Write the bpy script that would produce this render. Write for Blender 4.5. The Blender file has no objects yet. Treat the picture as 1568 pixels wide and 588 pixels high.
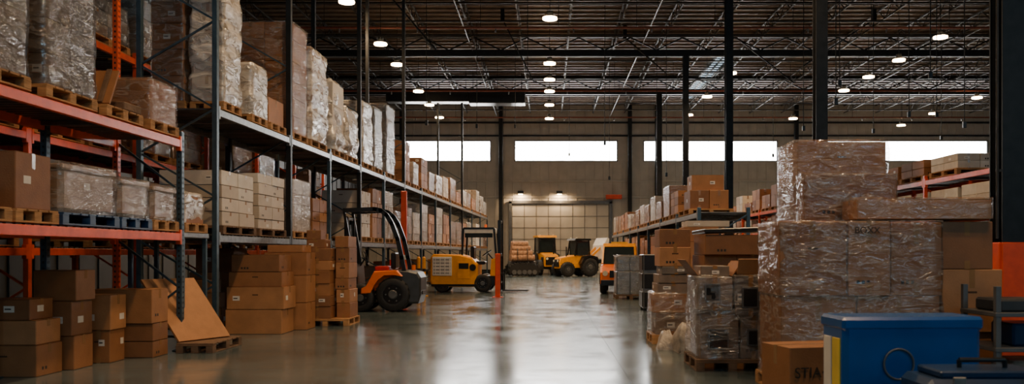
import bpy, math, random
from mathutils import Vector, Matrix, noise
random.seed(7)
R=random.random
def U(a,b): return a+(b-a)*random.random()

# ---------------------------------------------------------------- materials
MATS={}
def mat(name,col,rough=.6,metal=0.,var=.15,scale=6.,bump=.0,bscale=40.,emit=0.,stretch=None,rvar=0.,spec=None):
    if name in MATS: return MATS[name]
    m=bpy.data.materials.new(name); m.use_nodes=True
    nt=m.node_tree; b=nt.nodes['Principled BSDF']
    tc=nt.nodes.new('ShaderNodeTexCoord'); mp=nt.nodes.new('ShaderNodeMapping')
    if stretch: mp.inputs['Scale'].default_value=stretch
    nt.links.new(tc.outputs['Object'],mp.inputs['Vector'])
    n=nt.nodes.new('ShaderNodeTexNoise'); n.inputs['Scale'].default_value=scale; n.inputs['Detail'].default_value=5
    nt.links.new(mp.outputs[0],n.inputs['Vector'])
    r=nt.nodes.new('ShaderNodeValToRGB'); e=r.color_ramp.elements
    e[0].position=.3; e[1].position=.7
    e[0].color=[c*(1-var) for c in col]+[1]; e[1].color=[min(1,c*(1+var)) for c in col]+[1]
    nt.links.new(n.outputs['Fac'],r.inputs[0]); nt.links.new(r.outputs[0],b.inputs['Base Color'])
    b.inputs['Roughness'].default_value=rough; b.inputs['Metallic'].default_value=metal
    if spec is not None: b.inputs['Specular IOR Level'].default_value=spec
    if bump:
        n2=nt.nodes.new('ShaderNodeTexNoise'); n2.inputs['Scale'].default_value=bscale; n2.inputs['Detail'].default_value=4
        nt.links.new(mp.outputs[0],n2.inputs['Vector'])
        bp=nt.nodes.new('ShaderNodeBump'); bp.inputs['Strength'].default_value=bump; bp.inputs['Distance'].default_value=.02
        nt.links.new(n2.outputs['Fac'],bp.inputs['Height']); nt.links.new(bp.outputs[0],b.inputs['Normal'])
    if emit:
        b.inputs['Emission Color'].default_value=list(col)+[1]; b.inputs['Emission Strength'].default_value=emit
    MATS[name]=m; return m
def wrapmat(name,col,lo,hi,rough=.22,scale=3.,stretch=(1.2,1.2,4),gl=.22,rd=.3,bd=.04):
    """stretch film: hazy diffuse film with crease lines over transparency, and a clear glossy coat"""
    m=bpy.data.materials.new(name); m.use_nodes=True; nt=m.node_tree; b=nt.nodes['Principled BSDF']
    def mth(op,a,bv=None):
        q=nt.nodes.new('ShaderNodeMath'); q.operation=op; q.use_clamp=False
        for i,v in enumerate((a,bv)):
            if v is None: continue
            if isinstance(v,(int,float)): q.inputs[i].default_value=v
            else: nt.links.new(v,q.inputs[i])
        return q.outputs[0]
    out=nt.nodes['Material Output']; b.inputs['Base Color'].default_value=list(col)+[1]; b.inputs['Roughness'].default_value=.35
    tc=nt.nodes.new('ShaderNodeTexCoord'); mp=nt.nodes.new('ShaderNodeMapping'); mp.inputs['Scale'].default_value=stretch; mp.inputs['Rotation'].default_value=(.25,.2,.3)
    nt.links.new(tc.outputs['Object'],mp.inputs['Vector'])
    n=nt.nodes.new('ShaderNodeTexNoise'); n.inputs['Scale'].default_value=scale; n.inputs['Detail'].default_value=4; n.inputs['Distortion'].default_value=.7
    nt.links.new(mp.outputs[0],n.inputs['Vector'])
    ridge=mth('SUBTRACT',1.,mth('MINIMUM',mth('MULTIPLY',mth('ABSOLUTE',mth('SUBTRACT',n.outputs['Fac'],.5)),14.),1.))
    mr=nt.nodes.new('ShaderNodeMapRange'); mr.inputs['From Min'].default_value=.42; mr.inputs['From Max'].default_value=.68
    mr.inputs['To Min'].default_value=lo; mr.inputs['To Max'].default_value=hi
    nt.links.new(n.outputs['Fac'],mr.inputs['Value'])
    fac=mth('MINIMUM',mth('ADD',mr.outputs[0],mth('MULTIPLY',mth('MULTIPLY',ridge,ridge),rd)),1.)
    hgt=mth('ADD',n.outputs['Fac'],mth('MULTIPLY',ridge,.2))
    bp=nt.nodes.new('ShaderNodeBump'); bp.inputs['Strength'].default_value=1.; bp.inputs['Distance'].default_value=bd
    nt.links.new(hgt,bp.inputs['Height']); nt.links.new(bp.outputs[0],b.inputs['Normal'])
    t=nt.nodes.new('ShaderNodeBsdfTransparent'); mx=nt.nodes.new('ShaderNodeMixShader')
    nt.links.new(fac,mx.inputs[0]); nt.links.new(t.outputs[0],mx.inputs[1]); nt.links.new(b.outputs[0],mx.inputs[2])
    g=nt.nodes.new('ShaderNodeBsdfAnisotropic'); g.inputs['Roughness'].default_value=rough; nt.links.new(bp.outputs[0],g.inputs['Normal'])
    lw=nt.nodes.new('ShaderNodeLayerWeight'); lw.inputs['Blend'].default_value=.35; nt.links.new(bp.outputs[0],lw.inputs['Normal'])
    m2=nt.nodes.new('ShaderNodeMapRange'); m2.inputs['To Min'].default_value=gl*.6; m2.inputs['To Max'].default_value=min(1,gl*3)
    nt.links.new(lw.outputs['Fresnel'],m2.inputs['Value'])
    mx2=nt.nodes.new('ShaderNodeMixShader'); nt.links.new(m2.outputs[0],mx2.inputs[0]); nt.links.new(mx.outputs[0],mx2.inputs[1]); nt.links.new(g.outputs[0],mx2.inputs[2])
    nt.links.new(mx2.outputs[0],out.inputs['Surface']); return m
CB=[mat('cardboard_%d'%i,c,.62,0,.13,5,.15,60) for i,c in enumerate([(.35,.155,.058),(.29,.122,.044),(.40,.185,.075),(.23,.098,.038)])]
CBW=[mat('cardboard_pale_%d'%i,c,.6,0,.1,5,.1,60) for i,c in enumerate([(.60,.52,.43),(.49,.41,.32),(.66,.60,.52)])]
CBG=[mat('cardboard_grey_%d'%i,c,.5,0,.25,7,.2,40) for i,c in enumerate([(.17,.135,.105),(.11,.095,.085),(.22,.155,.11)])]
CBT=[mat('tote_beige_0',(.36,.235,.145),.4,0,.12,4)]
TAPE=mat('packing_tape',(.30,.16,.07),.18,0,.1)
SEAM=mat('carton_seam',(.07,.035,.016),.9,0,.1)
LABEL=mat('paper_label',(.70,.66,.6),.6,0,.08)
INK=mat('black_ink',(.03,.025,.02),.7)
WOOD=mat('pallet_wood',(.40,.21,.085),.8,0,.35,4,.4,30,stretch=(1,1,6))
WOODD=mat('pallet_wood_dark',(.14,.08,.045),.85,0,.35,4,.4,30)
BLUEP=mat('blue_plastic',(.02,.055,.13),.45,0,.2)
ORB=mat('orange_rack_paint',(.75,.085,.012),.35,0,.2,5,.05)
STB=mat('blue_grey_steel',(.06,.10,.13),.42,.4,.25,9)
STD=mat('dark_steel',(.014,.016,.018),.5,.4,.3)
STR=mat('roof_steel',(.040,.036,.032),.5,.4,.3)
GALV=mat('galvanised_steel',(.22,.23,.235),.38,.7,.25,12)
DECK=mat('shelf_deck_steel',(.10,.10,.10),.45,.6,.3,8)
BLK=mat('black_rubber',(.012,.012,.013),.6,0,.3,20,.2)
BLKP=mat('black_paint',(.015,.016,.018),.3,.2,.2)
ORP=mat('orange_machine_paint',(.88,.17,.008),.28,0,.1)
YEP=mat('yellow_machine_paint',(.92,.38,.010),.3,0,.1)
REDP=mat('red_orange_paint',(.72,.07,.014),.4,0,.15)
REDS=mat('red_seat_vinyl',(.5,.02,.02),.4)
GREYM=mat('grey_machine_metal',(.14,.145,.15),.4,.5,.2)
GRYD=mat('grey_counterweight_paint',(.045,.05,.055),.4,.2,.2)
WHM=mat('white_machine_paint',(.8,.77,.70),.4,0,.1)
SILV=mat('silver_crate_metal',(.30,.29,.28),.38,.6,.2)
GLS=mat('dark_cab_glass',(.02,.03,.035),.06,0,.1)
BLU=mat('blue_machine_casing',(.006,.085,.30),.26,0,.12,3)
BLUD=mat('dark_blue_tool_paint',(.012,.04,.10),.3,.2,.2)
YEL=mat('yellow_label',(.75,.55,.05),.5)
FILM=mat('white_crumpled_film',(.36,.32,.28),.3,0,.4,7,.8,14)
LOGB=mat('brown_bundle',(.36,.20,.12),.8,0,.45,9,.5,20)
HEADL=mat('lamp_lens_glass',(.8,.75,.6),.15,0,.02)
WCLR=wrapmat('stretch_wrap_clear',(.75,.71,.66),.0,.10,.08,gl=.16)
WMID=wrapmat('stretch_wrap_hazy',(.70,.65,.59),.05,.40,.12,rd=.22)
WMLK=wrapmat('stretch_wrap_milky',(.84,.78,.70),.30,.92,.18,2.6,(1.3,1.3,3.2),.22,.12,.03)
WDRK=wrapmat('stretch_wrap_grey',(.34,.31,.28),.03,.28,.10,gl=.25)

# ---------------------------------------------------------------- mesh builder
class MB:
    def __init__(s,M=None): s.v=[];s.f=[];s.mi=[];s.sm=[];s.mats=[];s.M=M or Matrix()
    def add(s,vs,fs,m,smooth=False,L=None):
        if m not in s.mats: s.mats.append(m)
        k=s.mats.index(m); o=len(s.v); T=s.M@L if L is not None else s.M
        s.v+= [T@Vector(p) for p in vs]
        for f in fs: s.f.append([o+i for i in f]); s.mi.append(k); s.sm.append(smooth)
    def done(s,name,parent=None):
        xs=[p.x for p in s.v];ys=[p.y for p in s.v];zs=[p.z for p in s.v]
        c=Vector(((min(xs)+max(xs))/2,(min(ys)+max(ys))/2,min(zs)))
        me=bpy.data.meshes.new(name); me.from_pydata([p-c for p in s.v],[],s.f)
        for m in s.mats: me.materials.append(m)
        me.polygons.foreach_set('material_index',s.mi); me.polygons.foreach_set('use_smooth',s.sm); me.update()
        o=bpy.data.objects.new(name,me); o.location=c; bpy.context.collection.objects.link(o)
        if parent: o.parent=parent
        return o
def bx(mb,x0,x1,y0,y1,z0,z1,m,b=.006,L=None):
    if x0>x1:x0,x1=x1,x0
    if y0>y1:y0,y1=y1,y0
    if z0>z1:z0,z1=z1,z0
    c=((x0+x1)/2,(y0+y1)/2,(z0+z1)/2); h=((x1-x0)/2,(y1-y0)/2,(z1-z0)/2); b=min(b,min(h)*.45)
    vs=[];idx={}
    for sx in(-1,1):
        for sy in(-1,1):
            for sz in(-1,1):
                for a in range(3):
                    p=[(h[k] if k==a else h[k]-b)*(sx,sy,sz)[k]+c[k] for k in range(3)]
                    idx[(sx,sy,sz,a)]=len(vs); vs.append(p)
    fs=[]
    for a in range(3):
        o1,o2=(a+1)%3,(a+2)%3
        for s in(-1,1):
            q=[]
            for (p1,p2) in((-1,-1),(1,-1),(1,1),(-1,1)):
                k=[0,0,0];k[a]=s;k[o1]=p1;k[o2]=p2;q.append(idx[(*k,a)])
            fs.append(q if s>0 else q[::-1])
    for a in range(3):
        o1,o2=(a+1)%3,(a+2)%3
        for s1 in(-1,1):
            for s2 in(-1,1):
                q=[]
                for (t,ax) in((-1,o1),(1,o1),(1,o2),(-1,o2)):
                    k=[0,0,0];k[a]=t;k[o1]=s1;k[o2]=s2;q.append(idx[(*k,ax)])
                fs.append(q if s1*s2<0 else q[::-1])
    for sx in(-1,1):
        for sy in(-1,1):
            for sz in(-1,1):
                q=[idx[(sx,sy,sz,a)] for a in range(3)]
                fs.append(q if sx*sy*sz>0 else q[::-1])
    mb.add(vs,fs,m,False,L)
def cyl(mb,p0,p1,r0,m,n=12,r1=None,L=None,smooth=True,caps=True):
    r1=r0 if r1 is None else r1
    p0=Vector(p0);p1=Vector(p1);d=(p1-p0).normalized();a=d.orthogonal().normalized();b=d.cross(a)
    vs=[];
    for p,r in((p0,r0),(p1,r1)):
        for i in range(n):
            t=2*math.pi*i/n; vs.append(p+a*math.cos(t)*r+b*math.sin(t)*r)
    fs=[[i,(i+1)%n,n+(i+1)%n,n+i] for i in range(n)]
    mb.add(vs,fs,m,smooth,L)
    if caps:
        mb.add(vs,[list(range(n))[::-1],list(range(n,2*n))],m,False,L)
def tube(mb,pts,r,m,n=8,L=None):
    for i in range(len(pts)-1):
        cyl(mb,pts[i],pts[i+1],r,m,n,L=L)
def bar(mb,p0,p1,w,h,m,L=None):
    p0=Vector(p0);p1=Vector(p1);d=(p1-p0);l=d.length;d.normalize()
    up=Vector((0,0,1)) if abs(d.z)<.95 else Vector((1,0,0))
    s=d.cross(up).normalized();u=s.cross(d)
    vs=[p+s*a*w/2+u*b*h/2 for p in(p0,p1) for a,b in((-1,-1),(1,-1),(1,1),(-1,1))]
    mb.add(vs,[[3,2,1,0],[4,5,6,7],[0,1,5,4],[1,2,6,5],[2,3,7,6],[3,0,4,7]],m,False,L)
def prism(mb,poly,y0,y1,m,L=None,inset=.02):
    n=len(poly); cx=sum(p[0] for p in poly)/n; cz=sum(p[1] for p in poly)/n
    def ins(p):
        d=math.hypot(p[0]-cx,p[1]-cz) or 1; k=max(0,1-inset/d); return (cx+(p[0]-cx)*k,cz+(p[1]-cz)*k)
    rings=[(y0,[ins(p) for p in poly]),(y0+inset,poly),(y1-inset,poly),(y1,[ins(p) for p in poly])]
    vs=[(p[0],y,p[1]) for y,r in rings for p in r]
    fs=[]
    for k in range(3):
        for i in range(n):
            j=(i+1)%n; fs.append([k*n+i,k*n+j,(k+1)*n+j,(k+1)*n+i][::-1])
    fs.append(list(range(n))); fs.append([3*n+i for i in range(n)][::-1])
    area=sum(poly[i][0]*poly[(i+1)%n][1]-poly[(i+1)%n][0]*poly[i][1] for i in range(n))
    if area<0: fs=[f[::-1] for f in fs]
    mb.add(vs,fs,m,False,L)
def wheel(mb,c,r,w,rim,lug=True,L=None,rr=.55):
    c=Vector(c); n=28
    prof=[(rr*r,-w*.42),(r*.86,-w*.5),(r*.97,-w*.36),(r,0),(r*.97,w*.36),(r*.86,w*.5),(rr*r,w*.42)]
    vs=[];fs=[]
    for i in range(n):
        t=2*math.pi*i/n
        for (q,y) in prof: vs.append(c+Vector((math.cos(t)*q,y,math.sin(t)*q)))
    k=len(prof)
    for i in range(n):
        for j in range(k-1):
            a=i*k+j;b=((i+1)%n)*k+j; fs.append([a,b,b+1,a+1])
    mb.add(vs,fs,BLK,True,L)
    for s in(-1,1):
        cyl(mb,c+Vector((0,s*w*.1,0)),c+Vector((0,s*w*.36,0)),rr*r,rim,20,L=L)
        cyl(mb,c+Vector((0,s*w*.36,0)),c+Vector((0,s*w*.47,0)),rr*r*.5,GREYM,12,r1=rr*r*.4,L=L)
        for i in range(6):
            t=math.pi*2*i/6; q=c+Vector((math.cos(t)*rr*r*.74,s*w*.36,math.sin(t)*rr*r*.74))
            cyl(mb,q,q+Vector((0,s*.02,0)),r*.045,GREYM,6,L=L)
    if lug:
        for i in range(18):
            t=2*math.pi*i/18
            for s in(-1,1):
                a=t+(0 if s>0 else math.pi/18)
                Lm=(L or Matrix())@Matrix.Translation(c)@Matrix.Rotation(-a,4,'Y')
                bx(mb,r*.94,r*1.0,min(0,s*w*.48),max(0,s*w*.48),-r*.05,r*.05,BLK,.004,L=Lm)
def carton(mb,x0,x1,y0,y1,z0,z1,pal=None,tape=True,label=None,b=.008,L=None):
    pal=pal or CB; m=random.choice(pal)
    w,d,h=x1-x0,y1-y0,z1-z0
    a=U(-1,1)*.5; cx,cy=(x0+x1)/2,(y0+y1)/2
    T=(L or Matrix())@Matrix.Translation((cx,cy,z0))@Matrix.Rotation(math.radians(a),4,'Z')
    w*=.992;d*=.992
    bx(mb,-w/2,w/2,-d/2,d/2,0,h-.002,m,b,T)
    e=.0015;tw=.028
    if tape:
        if w>=d:
            bx(mb,-w/2-e,w/2+e,-tw,tw,h-.004,h-.0005,TAPE,.0005,T)
            for s in(-1,1): bx(mb,s*w/2-e,s*w/2+e,-tw,tw,h*.72,h-.001,TAPE,.0005,T)
            bx(mb,-w/2,w/2,-d/2-e*.5,d/2+e*.5,h*.985,h*.99,SEAM,.0003,T)
        else:
            bx(mb,-tw,tw,-d/2-e,d/2+e,h-.004,h-.0005,TAPE,.0005,T)
            for s in(-1,1): bx(mb,-tw,tw,s*d/2-e,s*d/2+e,h*.7,h-.001,TAPE,.0005,T)
            bx(mb,-tw,tw,-d/2-e,-d/2+e,0,h*.18,TAPE,.0005,T)
    lab=(R()<.25) if label is None else label
    if lab:
        lw=min(.12,w*.25,d*.3);lh=min(.08,h*.3)
        ox=U(-w/2+lw*.7,w/2-lw*.7);oz=U(h*.35,h*.65)
        bx(mb,ox-lw/2,ox+lw/2,-d/2-.002,-d/2+.001,oz-lh/2,oz+lh/2,LABEL,.0005,T)
        bx(mb,ox-lw*.4,ox+lw*.2,-d/2-.003,-d/2,oz-lh*.1,oz+lh*.12,INK,.0005,T)
        for s in(1,-1):
            oy=U(-d/2+lw*.7,d/2-lw*.7)
            bx(mb,s*w/2-.002,s*w/2+.002,oy-lw/2,oy+lw/2,oz-lh/2,oz+lh/2,LABEL,.0005,T)
    elif R()<.4:
        for k in range(3):
            q=-w*.3+k*.05
            if q+.035<w/2: bx(mb,q,q+.032,-d/2-.001,-d/2+.001,h*.16,h*.16+.035,INK,.0003,T)
        for k in range(2):
            q=-d*.3+k*.06
            if q+.035<d/2: bx(mb,w/2-.001,w/2+.001,q,q+.035,h*.2,h*.2+.035,INK,.0003,T)
    if R()<.4 and h>.25: bx(mb,-.05,.05,-d/2-.001,-d/2+.001,h*.62,h*.62+.02,SEAM,.0003,T)
def stack(mb,x0,x1,y0,y1,z0,z1,nx=1,ny=1,nz=3,pal=None,jit=.015,L=None):
    zs=[z0]
    hs=[U(.8,1.2) for _ in range(nz)]; S=sum(hs)
    for h in hs: zs.append(zs[-1]+h/S*(z1-z0))
    for k in range(nz):
        for i in range(nx):
            for j in range(ny):
                dx=(x1-x0)/nx;dy=(y1-y0)/ny; a,b=U(-jit,jit),U(-jit,jit)
                if nx>1:a*=.2
                if ny>1:b*=.2
                carton(mb,x0+dx*i+a+.003,x0+dx*(i+1)+a-.003,y0+dy*j+b+.003,y0+dy*(j+1)+b-.003,zs[k],zs[k+1],pal,L=L)
def pallet(mb,x0,x1,y0,y1,z,m=None,L=None,h=.14):
    m=m or WOOD
    w=x1-x0;d=y1-y0;n=max(4,int(d/.16))
    for i in range(3):
        xc=x0+.05+(w-.1)*i/2
        for j in range(3):
            yc=y0+.06+(d-.12)*j/2
            bx(mb,xc-.05,xc+.05,yc-.06,yc+.06,z+.02,z+h-.042,m,.004,L)
        bx(mb,xc-.05,xc+.05,y0,y1,z,z+.02,m,.003,L)
    for j in range(3):
        yc=y0+.06+(d-.12)*j/2
        bx(mb,x0,x1,yc-.06,yc+.06,z+h-.042,z+h-.022,m,.003,L)
    for i in range(n):
        c=y0+(i+.5)*d/n
        bx(mb,x0,x1,c-d/n*.42,c+d/n*.42,z+h-.022,z+h,m,.003,L)
def wrap(mb,x0,x1,y0,y1,z0,z1,m,amp=.012,seed=0,prof=None,L=None,step=.04):
    k=12; off=.008+amp*.6
    cx,cy=(x0+x1)/2,(y0+y1)/2; hx,hy=(x1-x0)/2+off,(y1-y0)/2+off
    per=[]
    for i in range(k): t=-1+2*(i+.0)/k; per.append((t,-1))
    for i in range(k): t=-1+2*i/k; per.append((1,t))
    for i in range(k): t=1-2*i/k; per.append((t,1))
    for i in range(k): t=1-2*i/k; per.append((-1,t))
    n=len(per); nz=max(4,int((z1-z0)/step)); vs=[];fs=[]
    for r in range(nz+1):
        t=r/nz; z=z0+(z1+off-z0)*t; s=prof(t) if prof else 1.
        for (a,b) in per:
            cs=.985 if (abs(a)==1 and abs(b)==1) else 1
            X=a*hx*s*cs;Y=b*hy*s*cs
            nv=noise.noise(Vector((X*5+seed+z*3,Y*5,z*8+X*5+Y*3)))*.4+noise.noise(Vector((X*2,Y*2+seed,z*2.5)))*.9
            band=math.sin(z*13+X*3+seed)*.2
            e=amp*(nv+band)
            X+=e*(a if abs(a)==1 else 0);Y+=e*(b if abs(b)==1 else 0)
            vs.append((cx+X,cy+Y,z))
    for r in range(nz):
        for i in range(n):
            j=(i+1)%n; fs.append([r*n+i,r*n+j,(r+1)*n+j,(r+1)*n+i])
    o=nz*n; c=len(vs); s=prof(1) if prof else 1
    for (a,b) in per:
        vs.append((cx+a*hx*s*.8,cy+b*hy*s*.8,z1+off+amp*.4+noise.noise(Vector((a*3,b*3,seed)))*amp))
    for i in range(n):
        j=(i+1)%n; fs.append([o+i,o+j,c+j,c+i])
    vs.append((cx,cy,z1+off+amp*.3)); t=len(vs)-1
    for i in range(n): fs.append([c+i,c+(i+1)%n,t])
    mb.add(vs,fs,m,True,L)
def load(name,x0,x1,y0,y1,z,h,nx=1,ny=2,nz=3,w=None,pal=None,T=None,pm=None,amp=.012,pal_on=True,prof=None,inset=.03):
    mb=MB(T); b=z
    if pal_on: pallet(mb,x0,x1,y0,y1,z+.002,pm); b=z+.144
    i=inset
    stack(mb,x0+i,x1-i,y0+i,y1-i,b,z+h,nx,ny,nz,pal)
    if w: wrap(mb,x0+i,x1-i,y0+i,y1-i,b-.0,z+h,w,amp,U(0,50),prof)
    return mb.done(name)

# ---------------------------------------------------------------- room shell
CONC=bpy.data.materials.new('polished_concrete'); CONC.use_nodes=True
nt=CONC.node_tree; b=nt.nodes['Principled BSDF']; tc=nt.nodes.new('ShaderNodeTexCoord')
n1=nt.nodes.new('ShaderNodeTexNoise'); n1.inputs['Scale'].default_value=.45; n1.inputs['Detail'].default_value=8; n1.inputs['Roughness'].default_value=.62
nt.links.new(tc.outputs['Object'],n1.inputs['Vector'])
cr=nt.nodes.new('ShaderNodeValToRGB'); cr.color_ramp.elements[0].position=.3; cr.color_ramp.elements[1].position=.72
cr.color_ramp.elements[0].color=(.052,.078,.088,1); cr.color_ramp.elements[1].color=(.125,.16,.168,1)
nt.links.new(n1.outputs['Fac'],cr.inputs[0]); nt.links.new(cr.outputs[0],b.inputs['Base Color'])
mr=nt.nodes.new('ShaderNodeMapRange'); mr.inputs['From Min'].default_value=.3; mr.inputs['From Max'].default_value=.7
mr.inputs['To Min'].default_value=.12; mr.inputs['To Max'].default_value=.24
n2=nt.nodes.new('ShaderNodeTexNoise'); n2.inputs['Scale'].default_value=1.7; n2.inputs['Detail'].default_value=6
nt.links.new(tc.outputs['Object'],n2.inputs['Vector']); nt.links.new(n2.outputs['Fac'],mr.inputs['Value']); nt.links.new(mr.outputs[0],b.inputs['Roughness'])
bp=nt.nodes.new('ShaderNodeBump'); bp.inputs['Strength'].default_value=.09; bp.inputs['Distance'].default_value=.01
n3=nt.nodes.new('ShaderNodeTexNoise'); n3.inputs['Scale'].default_value=2.5; n3.inputs['Detail'].default_value=2
nt.links.new(tc.outputs['Object'],n3.inputs['Vector']); nt.links.new(n3.outputs['Fac'],bp.inputs['Height']); nt.links.new(bp.outputs[0],b.inputs['Normal'])
b.inputs['Specular IOR Level'].default_value=1.
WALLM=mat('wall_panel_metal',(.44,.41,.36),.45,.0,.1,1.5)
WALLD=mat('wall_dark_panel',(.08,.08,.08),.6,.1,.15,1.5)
ROOF=mat('roof_deck_metal',(.135,.095,.066),.5,.3,.3,3)
JOINT=mat('floor_joint',(.04,.05,.055),.5)
XL,XR,YB,YF,HT=-13.,34.,-8.,57.,11.6
mb=MB(); bx(mb,XL-.2,XR+.2,YB-.2,YF+.2,-.2,0,CONC,.001)
for y in range(-2,57,6): bx(mb,XL,XR,y-.004,y+.004,-.01,.0004,JOINT,.0001)
for x in (-6.5,.9,6.4,13): bx(mb,x-.004,x+.004,YB,YF,-.01,.0004,JOINT,.0001)
mb.done('floor')
mb=MB(); bx(mb,XL-.2,XR+.2,YB-.2,YF+.2,HT,HT+.2,ROOF,.001)
y=YB
while y<YF: bx(mb,XL,XR,y,y+.12,HT-.06,HT,ROOF,.002); y+=.6
mb.done('ceiling')
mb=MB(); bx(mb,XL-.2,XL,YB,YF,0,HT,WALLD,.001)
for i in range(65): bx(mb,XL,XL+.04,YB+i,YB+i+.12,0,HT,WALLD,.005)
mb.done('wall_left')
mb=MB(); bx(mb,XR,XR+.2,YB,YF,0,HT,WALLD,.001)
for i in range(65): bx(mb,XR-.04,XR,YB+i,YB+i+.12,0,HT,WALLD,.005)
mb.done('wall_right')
WINE=mat('window_daylight_panel',(1.,.99,.96),.4,0,.02,2,emit=28)
FILLB=mat('window_overcast_panel',(.50,.80,1.),.4,0,.02,2,emit=2.6)  # glowing blue panel behind the camera, added as cool fill light
def winwall(name,Y,s,wins,WZ0,WZ1,wm,em,k0):
    mb=MB(); ya,yb=(Y,Y+.2) if s>0 else (Y-.2,Y)
    bx(mb,XL-.2,XR+.2,ya,yb,0,WZ0,wm,.001); bx(mb,XL-.2,XR+.2,ya,yb,WZ1,HT,wm,.001)
    e=[XL-.2]+[q for w in wins for q in w]+[XR+.2]
    for i in range(0,len(e),2): bx(mb,e[i],e[i+1],ya,yb,WZ0,WZ1,wm,.001)
    x=XL
    while x<XR:
        bx(mb,x,x+.07,Y-s*.045,Y,0,WZ0-.1,wm,.01)
        bx(mb,x,x+.07,Y-s*.045,Y,WZ1+.1,HT,wm,.01); x+=.62
    for z,m in((6.3,wm),(9.4,STD),(5.2,wm),(10.3,STD)):
        if not (WZ0-.1<z<WZ1+.1): bx(mb,XL,XR,Y-s*.09,Y,z,z+.12,m,.01)
    mb.done(name)
    for i,(a,c) in enumerate(wins):
        mb=MB(); bx(mb,a,c,Y+s*.08,Y+s*.12,WZ0,WZ1,em,.001)
        for z in(WZ0,WZ1-.07): bx(mb,a,c,Y-s*.03,Y+s*.08,z,z+.07,STD,.005)
        for x in(a,c-.07): bx(mb,x,x+.07,Y-s*.03,Y+s*.08,WZ0+.07,WZ1-.07,STD,.005)
        mb.done('window_%d'%(i+k0))  # those in the back wall are added fill panels
winwall('wall_far',YF,1,[(-9.8,-3.94),(-2.33,4.74),(6.5,15.7),(18.3,30.1)],7.7,9.14,WALLM,WINE,1)
winwall('wall_back',YB,-1,[(-10,-4),(-2.3,4.7),(6.5,15.7),(18.3,30.1)],5.6,9.14,WALLD,FILLB,5)  # unseen wall; its window panels are added to light camera-facing sides
DOORP=mat('door_panel',(.50,.47,.41),.35,0,.1,1.2)
DOORR=mat('door_rib',(.20,.19,.175),.4,.2,.1)
mb=MB()
bx(mb,-2.5,4.15,YF-.12,YF-.05,0,4.8,DOORP,.002)
for k in range(7): z=.02+k*.78; bx(mb,-2.5,4.15,YF-.135,YF-.12,z,z+.045,DOORR,.003)
for k in range(9): x=-2.5+k*.825; bx(mb,x,x+.045,YF-.135,YF-.12,0,4.8,DOORR,.003)
for x in(-2.7,4.15): bx(mb,x,x+.2,YF-.25,YF-.05,0,4.95,GREYM,.01)
bx(mb,-2.7,4.35,YF-.25,YF-.05,4.8,5.0,GREYM,.01)
mb.done('door_1')
mb=MB(); bx(mb,XL,-2.8,YF-.12,YF-.05,0,.3,STD,.01); bx(mb,4.5,XR,YF-.12,YF-.05,0,.3,STD,.01); mb.done('baseboard_far')
SKY=mat('skylight_panel',(.6,.82,1.),.4,0,.05,2,emit=.9)
for (a,c,y0,y1) in((8.6,9.3,42,54),):
    mb=MB(); bx(mb,a,c,y0,y1,HT-.12,HT-.065,SKY,.002)
    for k in range(int(y1-y0)*2+1): bx(mb,a-.03,c+.03,y0+k*.5-.05,y0+k*.5+.05,HT-.16,HT-.12,STD,.002)
    for x in(a,c,(a+c)/2): bx(mb,x-.05,x+.05,y0,y1,HT-.16,HT-.12,STD,.002)
    mb.done('skylight')
def girder(y):
    mb=MB(); zt,zb=HT-.08,HT-1.1
    bx(mb,XL,XR,y-.12,y+.12,zt-.14,zt,STD,.005); bx(mb,XL,XR,y-.12,y+.12,zb,zb+.3,STD,.005)
    x=XL;k=0
    while x<XR-1.2:
        bar(mb,(x,y,zb+.3 if k%2 else zt-.14),(x+1.2,y,zt-.14 if k%2 else zb+.3),.06,.06,STD); x+=1.2;k+=1
    mb.done('roof_girder')
for y in(11.2,20.,29.3,38.5,47.7): girder(y)
def joist(x):
    mb=MB(); zt,zb=HT-.07,HT-.6
    for z in(zt-.05,zb): bx(mb,x-.035,x+.035,18,YF,z,z+.06,STR,.003)
    y=18.;k=0
    while y<YF-.7:
        bar(mb,(x,y,zb+.03 if k%2 else zt),(x,y+.7,zt if k%2 else zb+.03),.03,.03,STR); y+=.7;k+=1
    mb.done('roof_joist')
x=-12
while x<34: joist(x); x+=2.15
RPIPE=mat('sprinkler_pipe',(.22,.06,.035),.45,.2,.2)
mb=MB()
for y in(24.5,27,31.5,34,36.2,41,43.5,45.5,50,52.5,55): bx(mb,XL,XR,y-.03,y+.03,HT-.75,HT-.68,STR,.002)
mb.done('roof_bridging_bars')
for y,z in((33.,10.35),(44.,10.0),(52.,9.9)):
    mb=MB(); cyl(mb,(XL+.1,y,z),(XR-.1,y,z),.05,RPIPE,10)
    x=XL+1
    while x<XR-.7: cyl(mb,(x,y,z),(x,y,z+.0+(HT-.07-z)),.012,STD,6); cyl(mb,(x+.6,y,z-.02),(x+.6,y,z-.18),.03,GALV,8); x+=3.1
    mb.done('sprinkler_pipe')
for x in(-3.5,4.2,18.):
    mb=MB(); cyl(mb,(x,22,10.75),(x,56.5,10.75),.025,GREYM,8)
    for k in range(8): cyl(mb,(x,23+k*4.4,10.75),(x,23+k*4.4,HT-.07),.012,STD,6)
    mb.done('conduit_pipe')
for (x0,x1,y0,y1,z0,z1) in((-4.4,-1.3,45.9,46.9,9.7,10.4),(-9,-4.4,46.0,46.8,9.8,10.3)):
    mb=MB()
    bx(mb,x0,x1,y0,y1,z0,z1,BLKP,.03)
    for sx in(x0+.2,x1-.2):
        for sy in (y0+.2,y1-.2): cyl(mb,(sx,sy,z1),(sx,sy,HT-.07),.012,STD,6)
    mb.done('ventilation_duct')
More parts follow.
